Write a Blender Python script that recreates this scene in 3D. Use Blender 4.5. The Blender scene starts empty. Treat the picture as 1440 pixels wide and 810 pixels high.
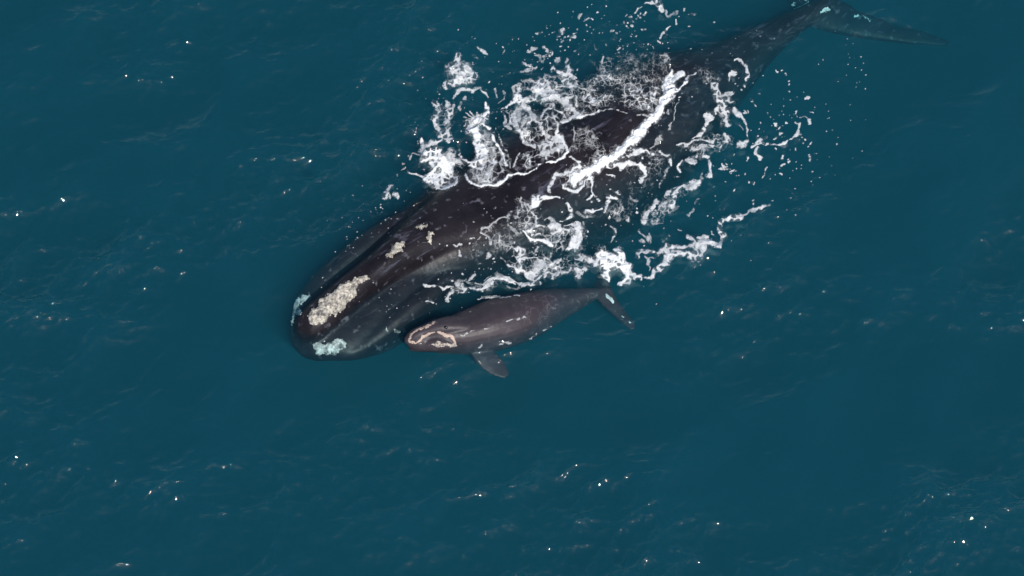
import bpy, bmesh, math, random
import numpy as np
from mathutils import Vector
from mathutils.bvhtree import BVHTree

scene = bpy.context.scene
col = scene.collection
rng = np.random.default_rng(11)
random.seed(11)

# ------------------------------------------------------------------ camera
TILT = math.radians(30.0)          # off the vertical
DIST = 115.0                       # metres to the centre of the view on the water
PPM = 68.0                         # photograph pixels per metre there
cam_d = bpy.data.cameras.new('camera')
cam_d.sensor_width = 36.0
cam_d.lens = 36.0 * DIST * PPM / 1440.0
cam_d.clip_start = 1.0
cam_d.clip_end = 3000.0
cam = bpy.data.objects.new('camera', cam_d)
CAM = np.array([0.0, -DIST * math.sin(TILT), DIST * math.cos(TILT)])
cam.location = CAM.tolist()
cam.rotation_euler = (TILT, 0, 0)
col.objects.link(cam)
scene.camera = cam

# ------------------------------------------------------------------ sky, sun
SUN_EL = math.radians(50.0)
SUN_AZ = math.radians(-70.0)       # direction towards the sun in the XY plane (x = cos, y = sin)
world = bpy.data.worlds.new('World')
scene.world = world
world.use_nodes = True
wn = world.node_tree.nodes
bg = wn['Background']
sky = wn.new('ShaderNodeTexSky')
sky.sky_type = 'NISHITA'
sky.sun_disc = False
sky.sun_elevation = SUN_EL
sky.sun_rotation = math.pi / 2 - SUN_AZ
world.node_tree.links.new(sky.outputs[0], bg.inputs[0])
bg.inputs[1].default_value = 0.125
sun_d = bpy.data.lights.new('sun', 'SUN')
sun_d.energy = 3.6
sun_d.angle = math.radians(0.53)
sun_d.color = (1.0, 0.965, 0.91)
sun = bpy.data.objects.new('sun', sun_d)
to_sun = Vector((math.cos(SUN_EL) * math.cos(SUN_AZ), math.cos(SUN_EL) * math.sin(SUN_AZ), math.sin(SUN_EL)))
sun.rotation_euler = to_sun.to_track_quat('Z', 'Y').to_euler()
sun.location = (0, 0, 60)
col.objects.link(sun)
vs = scene.view_settings
vs.view_transform = 'Standard'
vs.look = 'None'
vs.exposure = 0.0
vs.gamma = 1.0
vs.use_curve_mapping = False
cy = scene.cycles
cy.max_bounces = 4
cy.diffuse_bounces = 1
cy.glossy_bounces = 1
cy.transmission_bounces = 2
cy.volume_bounces = 0
cy.transparent_max_bounces = 16
cy.use_denoising = True
cy.sample_clamp_direct = 0
cy.sample_clamp_indirect = 4

# ------------------------------------------------------------------ chart <-> sea
FWD = np.array([0, math.sin(TILT), -math.cos(TILT)])
UPV = np.array([0, math.cos(TILT), math.sin(TILT)])
def ray_dir(u, v):
    d = FWD + np.array([1.0, 0, 0]) * (u - 720.0) / (PPM * DIST) + UPV * (405.0 - v) / (PPM * DIST)
    return d / np.linalg.norm(d)
def at(u, v, z=0.0):
    """survey chart position -> point at height z"""
    d = ray_dir(u, v)
    return CAM + d * (z - CAM[2]) / d[2]
def chart(X, Y, Z):
    dx, dy, dz = X - CAM[0], Y - CAM[1], Z - CAM[2]
    dep = dy * FWD[1] + dz * FWD[2]
    return 720.0 + dx / dep * PPM * DIST, 405.0 - (dy * UPV[1] + dz * UPV[2]) / dep * PPM * DIST

# ------------------------------------------------------------------ numpy noise
def vnoise(x, y, seed):
    r = np.random.default_rng(seed)
    T = r.random((256, 256))
    xi = np.floor(x).astype(int); yi = np.floor(y).astype(int)
    fx = x - xi; fy = y - yi
    fx = fx * fx * (3 - 2 * fx); fy = fy * fy * (3 - 2 * fy)
    a = T[xi & 255, yi & 255]; b = T[(xi + 1) & 255, yi & 255]
    c = T[xi & 255, (yi + 1) & 255]; d = T[(xi + 1) & 255, (yi + 1) & 255]
    return (a * (1 - fx) + b * fx) * (1 - fy) + (c * (1 - fx) + d * fx) * fy
def fbm(x, y, scale, octs, seed, gain=0.5):
    out = 0; amp = 1; tot = 0
    c, s = math.cos(0.6), math.sin(0.6)
    x = x / scale; y = y / scale
    for o in range(octs):
        out = out + amp * vnoise(x, y, seed + o); tot += amp
        amp *= gain
        x, y = (c * x - s * y) * 2.03 + 17.3, (s * x + c * y) * 2.03 + 5.1
    return out / tot          # 0..1, mean .5
def voronoi(x, y, scale, seed):
    r = np.random.default_rng(seed)
    T = r.random((128, 128, 2)) * 0.9 + 0.05
    x = x / scale; y = y / scale
    xi = np.floor(x).astype(int); yi = np.floor(y).astype(int)
    f1 = np.full(x.shape, 9.0); f2 = np.full(x.shape, 9.0)
    for i in (-1, 0, 1):
        for j in (-1, 0, 1):
            t = T[(xi + i) & 127, (yi + j) & 127]
            d = np.hypot(xi + i + t[..., 0] - x, yi + j + t[..., 1] - y)
            f2 = np.where(d < f1, f1, np.minimum(f2, d))
            f1 = np.minimum(f1, d)
    return f1, f2
def sstep(a, b, x):
    t = np.clip((x - a) / (b - a), 0, 1)
    return t * t * (3 - 2 * t)

# ------------------------------------------------------------------ swell height field
NT, LT = 2048, 44.0
def make_tile():
    r = np.random.default_rng(5)
    k1 = np.fft.fftfreq(NT, LT / NT) * 2 * math.pi
    KX, KY = np.meshgrid(k1, k1, indexing='ij')
    K = np.hypot(KX, KY); K[0, 0] = 1
    wd = math.radians(-62)
    cosd = (KX * math.cos(wd) + KY * math.sin(wd)) / K
    spec = np.exp(-(1.0 / K) ** 2) / K ** 3.1 * (0.14 + 0.86 * cosd ** 2) * np.exp(-(K / 36.0) ** 2)
    spec[0, 0] = 0
    F = np.sqrt(spec) * (r.normal(size=(NT, NT)) + 1j * r.normal(size=(NT, NT)))
    lowp = np.exp(-(K / 5.0) ** 4)
    pm = np.fft.ifft2(np.exp(-(K / 1.5) ** 2) * (0.3 + 0.7 * cosd ** 2) * (r.normal(size=(NT, NT)) + 1j * r.normal(size=(NT, NT)))).real
    pm = np.clip(.82 + .55 * pm / pm.std(), .38, 2.1)                 # gusty patches of small wavelets
    n = np.fft.ifft2(F).real.std()
    out = []
    for G in (F, -1j * KX / K * F, -1j * KY / K * F):
        out.append((np.fft.ifft2(G * lowp).real * 1.5 + np.fft.ifft2(G * (1 - lowp)).real * pm) / n)
    return out
AMP, CHOP = 0.056, 1.2
TILE, TDX, TDY = [t * AMP for t in make_tile()]
def bil(T, X, Y):
    x = np.mod(X / LT * NT, NT); y = np.mod(Y / LT * NT, NT)
    xi = x.astype(int); yi = y.astype(int); fx = x - xi; fy = y - yi
    a = T[xi % NT, yi % NT]; b = T[(xi + 1) % NT, yi % NT]
    c = T[xi % NT, (yi + 1) % NT]; d = T[(xi + 1) % NT, (yi + 1) % NT]
    return (a * (1 - fx) + b * fx) * (1 - fy) + (c * (1 - fx) + d * fx) * fy
def swell(X, Y):
    """height of the choppy surface above the point X, Y"""
    qx, qy = X, Y
    for _ in range(3):
        qx, qy = X + CHOP * bil(TDX, qx, qy), Y + CHOP * bil(TDY, qx, qy)
    return bil(TILE, qx, qy)

# ------------------------------------------------------------------ materials
def new_mat(name):
    m = bpy.data.materials.new(name); m.use_nodes = True
    m.node_tree.nodes.clear()
    return m, m.node_tree.nodes, m.node_tree.links
def node(ns, t, **kw):
    n = ns.new(t)
    for k, v in kw.items():
        if k.startswith('i_'): n.inputs[k[2:].replace('_', ' ')].default_value = v
        else: setattr(n, k, v)
    return n
def ramp(ns, stops):
    n = ns.new('ShaderNodeValToRGB')
    e = n.color_ramp.elements
    while len(e) < len(stops): e.new(0.5)
    for el, (p, c) in zip(e, stops):
        el.position = p
        el.color = c if len(c) == 4 else (*c, 1)
    return n

def water_material():
    m, ns, L = new_mat('sea_water')
    out = node(ns, 'ShaderNodeOutputMaterial')
    tc = node(ns, 'ShaderNodeTexCoord')
    mp = node(ns, 'ShaderNodeMapping'); mp.inputs['Rotation'].default_value = (0, 0, math.radians(32)); mp.inputs['Scale'].default_value = (0.55, 1.3, 1)
    L.new(tc.outputs['Object'], mp.inputs[0])
    n1 = node(ns, 'ShaderNodeTexNoise', i_Scale=8.0, i_Detail=1.5, i_Roughness=0.5)
    L.new(mp.outputs[0], n1.inputs[0])
    bp = node(ns, 'ShaderNodeBump', i_Strength=1.0, i_Distance=0.013)
    L.new(n1.outputs[0], bp.inputs['Height'])
    ge = node(ns, 'ShaderNodeNewGeometry')
    dt = node(ns, 'ShaderNodeVectorMath', operation='DOT_PRODUCT'); L.new(ge.outputs['Incoming'], dt.inputs[0]); L.new(bp.outputs[0], dt.inputs[1])
    ab0 = node(ns, 'ShaderNodeMath', operation='ABSOLUTE'); L.new(dt.outputs['Value'], ab0.inputs[0])
    om = node(ns, 'ShaderNodeMath', operation='SUBTRACT', use_clamp=True); om.inputs[0].default_value = 1.0; L.new(ab0.outputs[0], om.inputs[1])
    pw = node(ns, 'ShaderNodeMath', operation='POWER'); pw.inputs[1].default_value = 5.0; L.new(om.outputs[0], pw.inputs[0])
    fr = node(ns, 'ShaderNodeMath', operation='MULTIPLY_ADD'); fr.inputs[1].default_value = 0.98; fr.inputs[2].default_value = 0.02; L.new(pw.outputs[0], fr.inputs[0])
    gl = node(ns, 'ShaderNodeBsdfGlossy', i_Roughness=0.028); L.new(bp.outputs[0], gl.inputs['Normal'])
    tr = node(ns, 'ShaderNodeBsdfTransparent')
    mx = node(ns, 'ShaderNodeMixShader')
    L.new(fr.outputs[0], mx.inputs[0]); L.new(tr.outputs[0], mx.inputs[1]); L.new(gl.outputs[0], mx.inputs[2])
    L.new(mx.outputs[0], out.inputs['Surface'])
    sc_ = node(ns, 'ShaderNodeVolumeScatter'); sc_.inputs['Color'].default_value = (0.022, 0.147, 0.206, 1); sc_.inputs['Density'].default_value = 0.75
    ab = node(ns, 'ShaderNodeVolumeAbsorption'); ab.inputs['Color'].default_value = (0.0, 0.67, 0.74, 1); ab.inputs['Density'].default_value = 0.75
    av = node(ns, 'ShaderNodeAddShader')
    L.new(sc_.outputs[0], av.inputs[0]); L.new(ab.outputs[0], av.inputs[1]); L.new(av.outputs[0], out.inputs['Volume'])
    m.cycles.homogeneous_volume = True
    m.cycles.volume_sampling = 'DISTANCE'
    return m

def skin_material(name, dark, light, scuff, heading, spots=0.5, rough=0.42, spec=0.18, caustic=0.0):
    m, ns, L = new_mat(name)
    out = node(ns, 'ShaderNodeOutputMaterial')
    tc = node(ns, 'ShaderNodeTexCoord')
    mp = node(ns, 'ShaderNodeMapping'); mp.inputs['Rotation'].default_value = (0, 0, -heading)
    L.new(tc.outputs['Object'], mp.inputs[0])
    st = node(ns, 'ShaderNodeMapping'); st.inputs['Scale'].default_value = (0.28, 1.6, 1.6); L.new(mp.outputs[0], st.inputs[0])
    a = node(ns, 'ShaderNodeTexNoise', i_Scale=1.3, i_Detail=7.0, i_Roughness=0.65); L.new(mp.outputs[0], a.inputs[0])
    r1 = ramp(ns, [(0.33, dark), (0.70, light)]); L.new(a.outputs[0], r1.inputs[0])
    # roundish old marks
    b = node(ns, 'ShaderNodeTexNoise', i_Scale=6.5, i_Detail=2.0, i_Roughness=0.5); L.new(mp.outputs[0], b.inputs[0])
    r2 = ramp(ns, [(0.62, (0, 0, 0)), (0.76, (spots,) * 3)]); L.new(b.outputs[0], r2.inputs[0])
    mx = node(ns, 'ShaderNodeMix', data_type='RGBA'); mx.inputs['B'].default_value = (*scuff, 1)
    L.new(r2.outputs[0], mx.inputs['Factor']); L.new(r1.outputs[0], mx.inputs['A'])
    # long scuffs running head to tail
    c = node(ns, 'ShaderNodeTexNoise', i_Scale=4.2, i_Detail=6.0, i_Roughness=0.7); L.new(st.outputs[0], c.inputs[0])
    r3 = ramp(ns, [(0.56, (0, 0, 0)), (0.72, (spots * 1.1,) * 3)]); L.new(c.outputs[0], r3.inputs[0])
    d = node(ns, 'ShaderNodeTexNoise', i_Scale=0.8, i_Detail=2.0); L.new(mp.outputs[0], d.inputs[0])
    r4 = ramp(ns, [(0.45, (0, 0, 0)), (0.62, (1, 1, 1))]); L.new(d.outputs[0], r4.inputs[0])
    ml = node(ns, 'ShaderNodeMath', operation='MULTIPLY'); L.new(r3.outputs[0], ml.inputs[0]); L.new(r4.outputs[0], ml.inputs[1])
    my = node(ns, 'ShaderNodeMix', data_type='RGBA'); my.inputs['B'].default_value = (scuff[0] * .8, scuff[1] * .85, scuff[2], 1)
    L.new(ml.outputs[0], my.inputs['Factor']); L.new(mx.outputs['Result'], my.inputs['A'])
    bs = node(ns, 'ShaderNodeBsdfPrincipled'); bs.inputs['Specular IOR Level'].default_value = spec
    last = my.outputs['Result']
    if caustic:
        # pale wandering lines on the hind body: rippling sunlight painted into the skin colour
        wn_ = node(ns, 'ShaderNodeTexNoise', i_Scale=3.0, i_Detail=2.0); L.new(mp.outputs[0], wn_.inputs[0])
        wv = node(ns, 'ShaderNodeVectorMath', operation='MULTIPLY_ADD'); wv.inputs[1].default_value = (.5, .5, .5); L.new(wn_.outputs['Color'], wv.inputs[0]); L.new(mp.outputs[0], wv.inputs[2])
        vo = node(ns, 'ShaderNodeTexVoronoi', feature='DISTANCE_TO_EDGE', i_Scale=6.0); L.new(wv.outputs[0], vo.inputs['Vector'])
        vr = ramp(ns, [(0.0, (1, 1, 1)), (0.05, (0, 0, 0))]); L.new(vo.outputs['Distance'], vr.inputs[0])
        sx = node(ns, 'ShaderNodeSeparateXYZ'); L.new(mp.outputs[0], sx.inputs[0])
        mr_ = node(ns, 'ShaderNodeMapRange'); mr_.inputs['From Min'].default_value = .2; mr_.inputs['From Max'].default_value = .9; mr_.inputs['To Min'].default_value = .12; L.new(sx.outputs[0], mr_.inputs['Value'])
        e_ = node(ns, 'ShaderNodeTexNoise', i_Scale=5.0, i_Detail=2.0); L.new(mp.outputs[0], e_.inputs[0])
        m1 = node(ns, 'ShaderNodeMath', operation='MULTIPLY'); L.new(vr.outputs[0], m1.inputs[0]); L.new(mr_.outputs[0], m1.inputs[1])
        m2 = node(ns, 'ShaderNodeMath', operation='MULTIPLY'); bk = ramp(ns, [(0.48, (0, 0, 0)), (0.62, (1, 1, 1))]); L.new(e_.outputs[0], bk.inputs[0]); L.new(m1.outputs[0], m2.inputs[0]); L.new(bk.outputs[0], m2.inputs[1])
        m3 = node(ns, 'ShaderNodeMath', operation='MULTIPLY'); m3.inputs[1].default_value = caustic; L.new(m2.outputs[0], m3.inputs[0])
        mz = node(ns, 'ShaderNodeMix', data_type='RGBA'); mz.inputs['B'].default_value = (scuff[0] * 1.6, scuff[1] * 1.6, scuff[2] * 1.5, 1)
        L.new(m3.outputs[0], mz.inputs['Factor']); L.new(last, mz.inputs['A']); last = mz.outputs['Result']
    L.new(last, bs.inputs['Base Color'])
    rr_ = node(ns, 'ShaderNodeMapRange'); rr_.inputs['To Min'].default_value = rough - .12; rr_.inputs['To Max'].default_value = rough + .14
    L.new(a.outputs[0], rr_.inputs['Value']); L.new(rr_.outputs[0], bs.inputs['Roughness'])
    e = node(ns, 'ShaderNodeTexNoise', i_Scale=7.0, i_Detail=6.0); L.new(mp.outputs[0], e.inputs[0])
    bp = node(ns, 'ShaderNodeBump', i_Strength=0.3, i_Distance=0.03)
    L.new(e.outputs[0], bp.inputs['Height']); L.new(bp.outputs[0], bs.inputs['Normal'])
    L.new(bs.outputs[0], out.inputs['Surface'])
    return m

def rough_material(name, c1, c2, scale=14.0, rough=0.75, bump=0.03, gaps=None):
    m, ns, L = new_mat(name)
    out = node(ns, 'ShaderNodeOutputMaterial')
    tc = node(ns, 'ShaderNodeTexCoord')
    a = node(ns, 'ShaderNodeTexNoise', i_Scale=scale, i_Detail=5.0, i_Roughness=0.65)
    L.new(tc.outputs['Object'], a.inputs[0])
    r1 = ramp(ns, [(0.34, c1), (0.62, c2)]); L.new(a.outputs[0], r1.inputs[0])
    last = r1.outputs[0]
    if gaps:
        b = node(ns, 'ShaderNodeTexNoise', i_Scale=scale * .33, i_Detail=6.0, i_Roughness=0.75); L.new(tc.outputs['Object'], b.inputs[0])
        r2 = ramp(ns, [(0.36, (1, 1, 1)), (0.50, (0, 0, 0))]); L.new(b.outputs[0], r2.inputs[0])
        mx = node(ns, 'ShaderNodeMix', data_type='RGBA'); mx.inputs['B'].default_value = (*gaps, 1)
        L.new(r2.outputs[0], mx.inputs['Factor']); L.new(last, mx.inputs['A']); last = mx.outputs['Result']
    bs = node(ns, 'ShaderNodeBsdfPrincipled', i_Roughness=rough)
    L.new(last, bs.inputs['Base Color'])
    bp = node(ns, 'ShaderNodeBump', i_Strength=0.8, i_Distance=bump)
    L.new(a.outputs[0], bp.inputs['Height']); L.new(bp.outputs[0], bs.inputs['Normal'])
    L.new(bs.outputs[0], out.inputs['Surface'])
    return m

def foam_material(name, amount, lo, hi):
    m, ns, L = new_mat(name)
    m.blend_method = 'HASHED' if hasattr(m, 'blend_method') else m.blend_method
    out = node(ns, 'ShaderNodeOutputMaterial')
    at_ = node(ns, 'ShaderNodeAttribute', attribute_name='foam_amount')
    tc = node(ns, 'ShaderNodeTexCoord')
    nz = node(ns, 'ShaderNodeTexNoise', i_Scale=34.0, i_Detail=3.0, i_Roughness=0.6); L.new(tc.outputs['Object'], nz.inputs[0])
    sb = node(ns, 'ShaderNodeMath', operation='MULTIPLY_ADD'); sb.inputs[1].default_value = 0.3
    s0 = node(ns, 'ShaderNodeMath', operation='SUBTRACT'); s0.inputs[1].default_value = 0.15
    L.new(nz.outputs[0], sb.inputs[0]); L.new(at_.outputs['Fac'], s0.inputs[0]); L.new(s0.outputs[0], sb.inputs[2])
    mr = node(ns, 'ShaderNodeMapRange')
    mr.inputs['From Min'].default_value = lo; mr.inputs['From Max'].default_value = hi; mr.inputs['To Max'].default_value = amount
    L.new(sb.outputs[0], mr.inputs['Value'])
    bs = node(ns, 'ShaderNodeBsdfPrincipled', i_Roughness=0.8); bs.inputs['Base Color'].default_value = (0.86, 0.86, 0.85, 1)
    bs.inputs['Specular IOR Level'].default_value = 0.2
    bp = node(ns, 'ShaderNodeBump', i_Strength=0.3, i_Distance=0.02); L.new(nz.outputs[0], bp.inputs['Height']); L.new(bp.outputs[0], bs.inputs['Normal'])
    tr = node(ns, 'ShaderNodeBsdfTransparent')
    mx = node(ns, 'ShaderNodeMixShader')
    L.new(mr.outputs[0], mx.inputs[0]); L.new(tr.outputs[0], mx.inputs[1]); L.new(bs.outputs[0], mx.inputs[2])
    L.new(mx.outputs[0], out.inputs['Surface'])
    return m

# ------------------------------------------------------------------ mesh helpers
def link_mesh(name, verts, faces, mat, parent=None, smooth=True):
    me = bpy.data.meshes.new(name)
    me.from_pydata([tuple(v) for v in verts], [], [tuple(f) for f in faces])
    if smooth: me.polygons.foreach_set('use_smooth', [True] * len(me.polygons))
    me.materials.append(mat)
    me.update()
    o = bpy.data.objects.new(name, me)
    col.objects.link(o)
    if parent is not None:
        o.parent = parent
    return o
def grid_mesh(name, X, Y, Z, mat, keep=None, attr=None):
    nx, ny = X.shape
    V = np.stack([X, Y, Z], -1).reshape(-1, 3)
    idx = np.arange(nx * ny).reshape(nx, ny)
    Q = np.stack([idx[:-1, :-1], idx[1:, :-1], idx[1:, 1:], idx[:-1, 1:]], -1).reshape(-1, 4)
    if keep is not None:
        k = keep.reshape(-1)
        Q = Q[k[Q].any(1)]
        used = np.unique(Q)
        remap = np.full(nx * ny, -1); remap[used] = np.arange(len(used))
        V = V[used]; Q = remap[Q]
        if attr is not None: attr = attr.reshape(-1)[used]
    me = bpy.data.meshes.new(name)
    me.vertices.add(len(V)); me.vertices.foreach_set('co', V.astype(np.float32).ravel())
    me.loops.add(len(Q) * 4); me.loops.foreach_set('vertex_index', Q.astype(np.int32).ravel())
    me.polygons.add(len(Q)); me.polygons.foreach_set('loop_start', np.arange(0, len(Q) * 4, 4, dtype=np.int32))
    me.polygons.foreach_set('use_smooth', np.ones(len(Q), bool))
    me.update(calc_edges=True); me.validate()
    if attr is not None:
        a = me.attributes.new('foam_amount', 'FLOAT', 'POINT'); a.data.foreach_set('value', attr.astype(np.float32).ravel())
    me.materials.append(mat)
    o = bpy.data.objects.new(name, me); col.objects.link(o)
    return o

def ring(c, A, T, B, n=28, e=1.0):
    """closed ring round c: half width vector A, top vector T, bottom vector B"""
    out = []
    for i in range(n):
        th = 2 * math.pi * i / n
        ca, sa = math.cos(th), math.sin(th)
        ca = math.copysign(abs(ca) ** e, ca); sa2 = math.copysign(abs(sa) ** e, sa)
        out.append(c + A * ca + (T * sa2 if sa2 >= 0 else B * (-sa2)))
    return out
def add_loft(bm, rings):
    vr = [[bm.verts.new(p.tolist()) for p in r] for r in rings]
    n = len(vr[0])
    for a, b in zip(vr[:-1], vr[1:]):
        for i in range(n):
            bm.faces.new((a[i], a[(i + 1) % n], b[(i + 1) % n], b[i]))
    bm.faces.new(vr[0][::-1]); bm.faces.new(vr[-1])
def interp(tab, s):
    t = np.array(tab); xs = t[:, 0]
    out = []
    for k in range(1, t.shape[1]):
        # monotone-ish cubic through the table
        ys = t[:, k]; m = np.gradient(ys, xs)
        i = int(np.clip(np.searchsorted(xs, s) - 1, 0, len(xs) - 2))
        h = xs[i + 1] - xs[i]; q = np.clip((s - xs[i]) / h, 0, 1)
        out.append((2 * q**3 - 3 * q**2 + 1) * ys[i] + (q**3 - 2 * q**2 + q) * h * m[i] + (-2 * q**3 + 3 * q**2) * ys[i + 1] + (q**3 - q**2) * h * m[i + 1])
    return out
class Spine:
    """curved axis on the water plane; frame(s) -> point, side (animal's left), along (towards the tail)"""
    def __init__(self, pts):
        P = np.array([p[:2] for p in pts]); d = np.r_[0, np.cumsum(np.hypot(*np.diff(P, axis=0).T))]
        self.L = d[-1]; self.tab = np.c_[d, P]
    def xy(self, s):
        if s < 0: return self.xy(0) + (self.xy(0.3) - self.xy(0)) / 0.3 * s
        if s > self.L: return self.xy(self.L) + (self.xy(self.L) - self.xy(self.L - 0.3)) / 0.3 * (s - self.L)
        return np.array(interp(self.tab, s))
    def frame(self, s):
        t = self.xy(s + 0.25) - self.xy(s - 0.25); t = t / np.linalg.norm(t)
        p = self.xy(s)
        return np.array([p[0], p[1], 0.0]), np.array([t[1], -t[0], 0.0]), np.array([t[0], t[1], 0.0])
Z = np.array([0, 0, 1.0])
def roll_frame(side, a):
    """side and up turned about the axis: positive a lowers the animal's left side"""
    return side * math.cos(a) - Z * math.sin(a), Z * math.cos(a) + side * math.sin(a)

def remesh(name, bm, voxel, smooth_it, mat, parent):
    bmesh.ops.recalc_face_normals(bm, faces=bm.faces)
    me = bpy.data.meshes.new(name + '_raw'); bm.to_mesh(me); bm.free()
    o = bpy.data.objects.new(name, me); col.objects.link(o)
    r = o.modifiers.new('r', 'REMESH'); r.mode = 'VOXEL'; r.voxel_size = voxel; r.use_smooth_shade = True
    s = o.modifiers.new('s', 'SMOOTH'); s.factor = 0.5; s.iterations = smooth_it
    bpy.context.view_layer.update()
    dg = bpy.context.evaluated_depsgraph_get()
    fin = bpy.data.meshes.new_from_object(o.evaluated_get(dg))
    bpy.data.objects.remove(o); bpy.data.meshes.remove(me)
    fin.name = name; fin.materials.clear(); fin.materials.append(mat)
    fin.polygons.foreach_set('use_smooth', [True] * len(fin.polygons))
    ob = bpy.data.objects.new(name, fin); col.objects.link(ob); ob.parent = parent
    return ob
def bvh_of(ob):
    me = ob.data
    off = np.array(ob.parent.location) if ob.parent else np.zeros(3)
    co = np.empty(len(me.vertices) * 3, np.float32); me.vertices.foreach_get('co', co)
    co = co.reshape(-1, 3) + off
    return BVHTree.FromPolygons([tuple(c) for c in co.tolist()], [tuple(p.vertices) for p in me.polygons])
def root(name, loc, label, cat):
    e = bpy.data.objects.new(name, None); e.empty_display_size = 0.3
    e.location = loc; col.objects.link(e)
    e['label'] = label; e['category'] = cat
    return e

# ------------------------------------------------------------------ the sea
M_WATER = water_material()
def axis_steps(lo, hi, step, far):
    a = np.arange(lo, hi + step / 2, step)
    outs = []; x = hi; d = step
    while x < far:
        d *= 1.22; x += d; outs.append(x)
    ins = []; x = lo; d = step
    while x > -far:
        d *= 1.22; x -= d; ins.append(x)
    return np.r_[np.array(ins[::-1]), a, np.array(outs)]
ax = axis_steps(-12.0, 12.0, 0.03, 900.0)
ay = axis_steps(-8.5, 8.8, 0.03, 900.0)
GX, GY = np.meshgrid(ax, ay, indexing='ij')
fade = np.clip(1 - (np.maximum(np.abs(GX) - 12, np.abs(GY) - 8.8)) / 25.0, 0, 1)
GZ = bil(TILE, GX, GY) * fade
sea = grid_mesh('water', GX - CHOP * fade * bil(TDX, GX, GY), GY - CHOP * fade * bil(TDY, GX, GY), GZ, M_WATER)
sea['kind'] = 'structure'; sea['label'] = 'dark teal open sea with gentle ripples'; sea['category'] = 'water'
# close the body of water: skirt and floor
bm = bmesh.new(); bm.from_mesh(sea.data)
bd = [e for e in bm.edges if e.is_boundary]
g = bmesh.ops.extrude_edge_only(bm, edges=bd)
for v in g['geom']:
    if isinstance(v, bmesh.types.BMVert): v.co.z = -40.0
bot = [e for e in g['geom'] if isinstance(e, bmesh.types.BMEdge) and e.is_boundary]
bmesh.ops.contextual_create(bm, geom=bot)
bmesh.ops.recalc_face_normals(bm, faces=bm.faces)
bm.to_mesh(sea.data); bm.free()

# ------------------------------------------------------------------ the mother
M_SKIN = skin_material('whale_skin', (0.006, 0.005, 0.007), (0.019, 0.0145, 0.018), (0.16, 0.15, 0.175), math.radians(36), 0.7, 0.40, 0.24)
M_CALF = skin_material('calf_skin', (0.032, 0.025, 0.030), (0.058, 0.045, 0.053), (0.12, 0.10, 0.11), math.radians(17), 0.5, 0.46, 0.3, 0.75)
M_CALL = rough_material('callosity_crust', (0.16, 0.14, 0.11), (0.68, 0.62, 0.52), 17.0, gaps=(0.09, 0.08, 0.08))
M_LICE = rough_material('pale_lip_crust', (0.05, 0.05, 0.05), (0.80, 0.80, 0.74), 9.0, gaps=(0.03, 0.03, 0.03))
M_PINK = rough_material('calf_crust', (0.22, 0.15, 0.12), (0.62, 0.47, 0.38), 30.0, 0.7, 0.01)
M_LICE2 = rough_material('calf_lip_crust', (0.05, 0.04, 0.04), (0.58, 0.50, 0.42), 24.0, 0.7, 0.01, gaps=(0.045, 0.035, 0.04))
M_PALE = rough_material('pale_scar', (0.45, 0.47, 0.45), (0.88, 0.90, 0.86), 6.0, 0.6, 0.01)
M_HOLE = rough_material('blowhole_dark', (0.004, 0.004, 0.005), (0.012, 0.011, 0.013), 20.0, 0.4, 0.005)
M_EYE = rough_material('eye_dark', (0.003, 0.003, 0.003), (0.006, 0.005, 0.005), 20.0, 0.1, 0.001)

m_pts = [at(418, 468), at(520, 390), at(600, 330), at(700, 274), at(800, 212), at(900, 146), at(1000, 82), at(1100, 20), at(1180, -22), at(1230, -48)]
MS = Spine(m_pts)
whale = root('right_whale', tuple(MS.frame(6.0)[0]), 'huge dark adult whale with cream crusts on its snout, foam streaming off its back', 'whale')
LOC = np.array(whale.location)
bm = bmesh.new()
torso = [(2.3, .62, .00, -1.2), (3.0, .92, .05, -1.6), (3.7, 1.12, .16, -1.95), (4.6, 1.36, .15, -2.3), (6.0, 1.66, .13, -2.7), (7.5, 1.72, .13, -2.75),
         (9.0, 1.52, .07, -2.4), (10.2, 1.18, -.08, -1.95), (11.3, .74, -.34, -1.6), (12.3, .45, -.40, -1.1), (13.2, .28, -.40, -.85), (14.0, .18, -.42, -.66)]
rr = []
for s in np.linspace(2.3, 14.0, 48):
    hw, zt, zb = interp(torso, s)
    c, sd, al = MS.frame(s); zc = zt - (zt - zb) * 0.47
    rr.append(ring(c + Z * zc - LOC, sd * hw, Z * (zt - zc), Z * (zb - zc), 36, 0.94))
add_loft(bm, rr)
jaw = [(-.10, .24, -.40, -.62), (.08, .54, -.27, -.78), (.4, .82, -.18, -.80), (.95, 1.06, -.12, -1.0), (1.7, 1.24, -.08, -1.4), (2.6, 1.30, -.06, -2.0), (3.4, 1.25, -.08, -2.0), (4.2, 1.15, -.2, -2.1)]
rr = []
for s in np.linspace(-.10, 4.2, 26):
    hw, zt, zb = interp(jaw, s)
    c, sd, al = MS.frame(s); zc = zt - (zt - zb) * 0.42
    hw *= .86
    rr.append(ring(c + sd * .10 + Z * zc - LOC, sd * hw, Z * (zt - zc), Z * (zb - zc), 32, 0.95))
add_loft(bm, rr)
ros = [(.02, .14, -.10, -.5), (.2, .30, .10, -.6), (.6, .36, .27, -.7), (1.3, .36, .40, -.8), (2.2, .38, .43, -.8), (3.0, .48, .42, -.8), (3.6, .62, .36, -.8), (4.5, .85, .22, -.8), (5.4, 1.0, .12, -.8)]
rr = []
for s in np.linspace(.02, 5.4, 30):
    hw, zt, zb = interp(ros, s)
    c, sd, al = MS.frame(s); zc = (zt + zb) / 2
    rr.append(ring(c + Z * zc - LOC, sd * hw, Z * (zt - zc), Z * (zb - zc), 24, 0.8))
add_loft(bm, rr)
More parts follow.
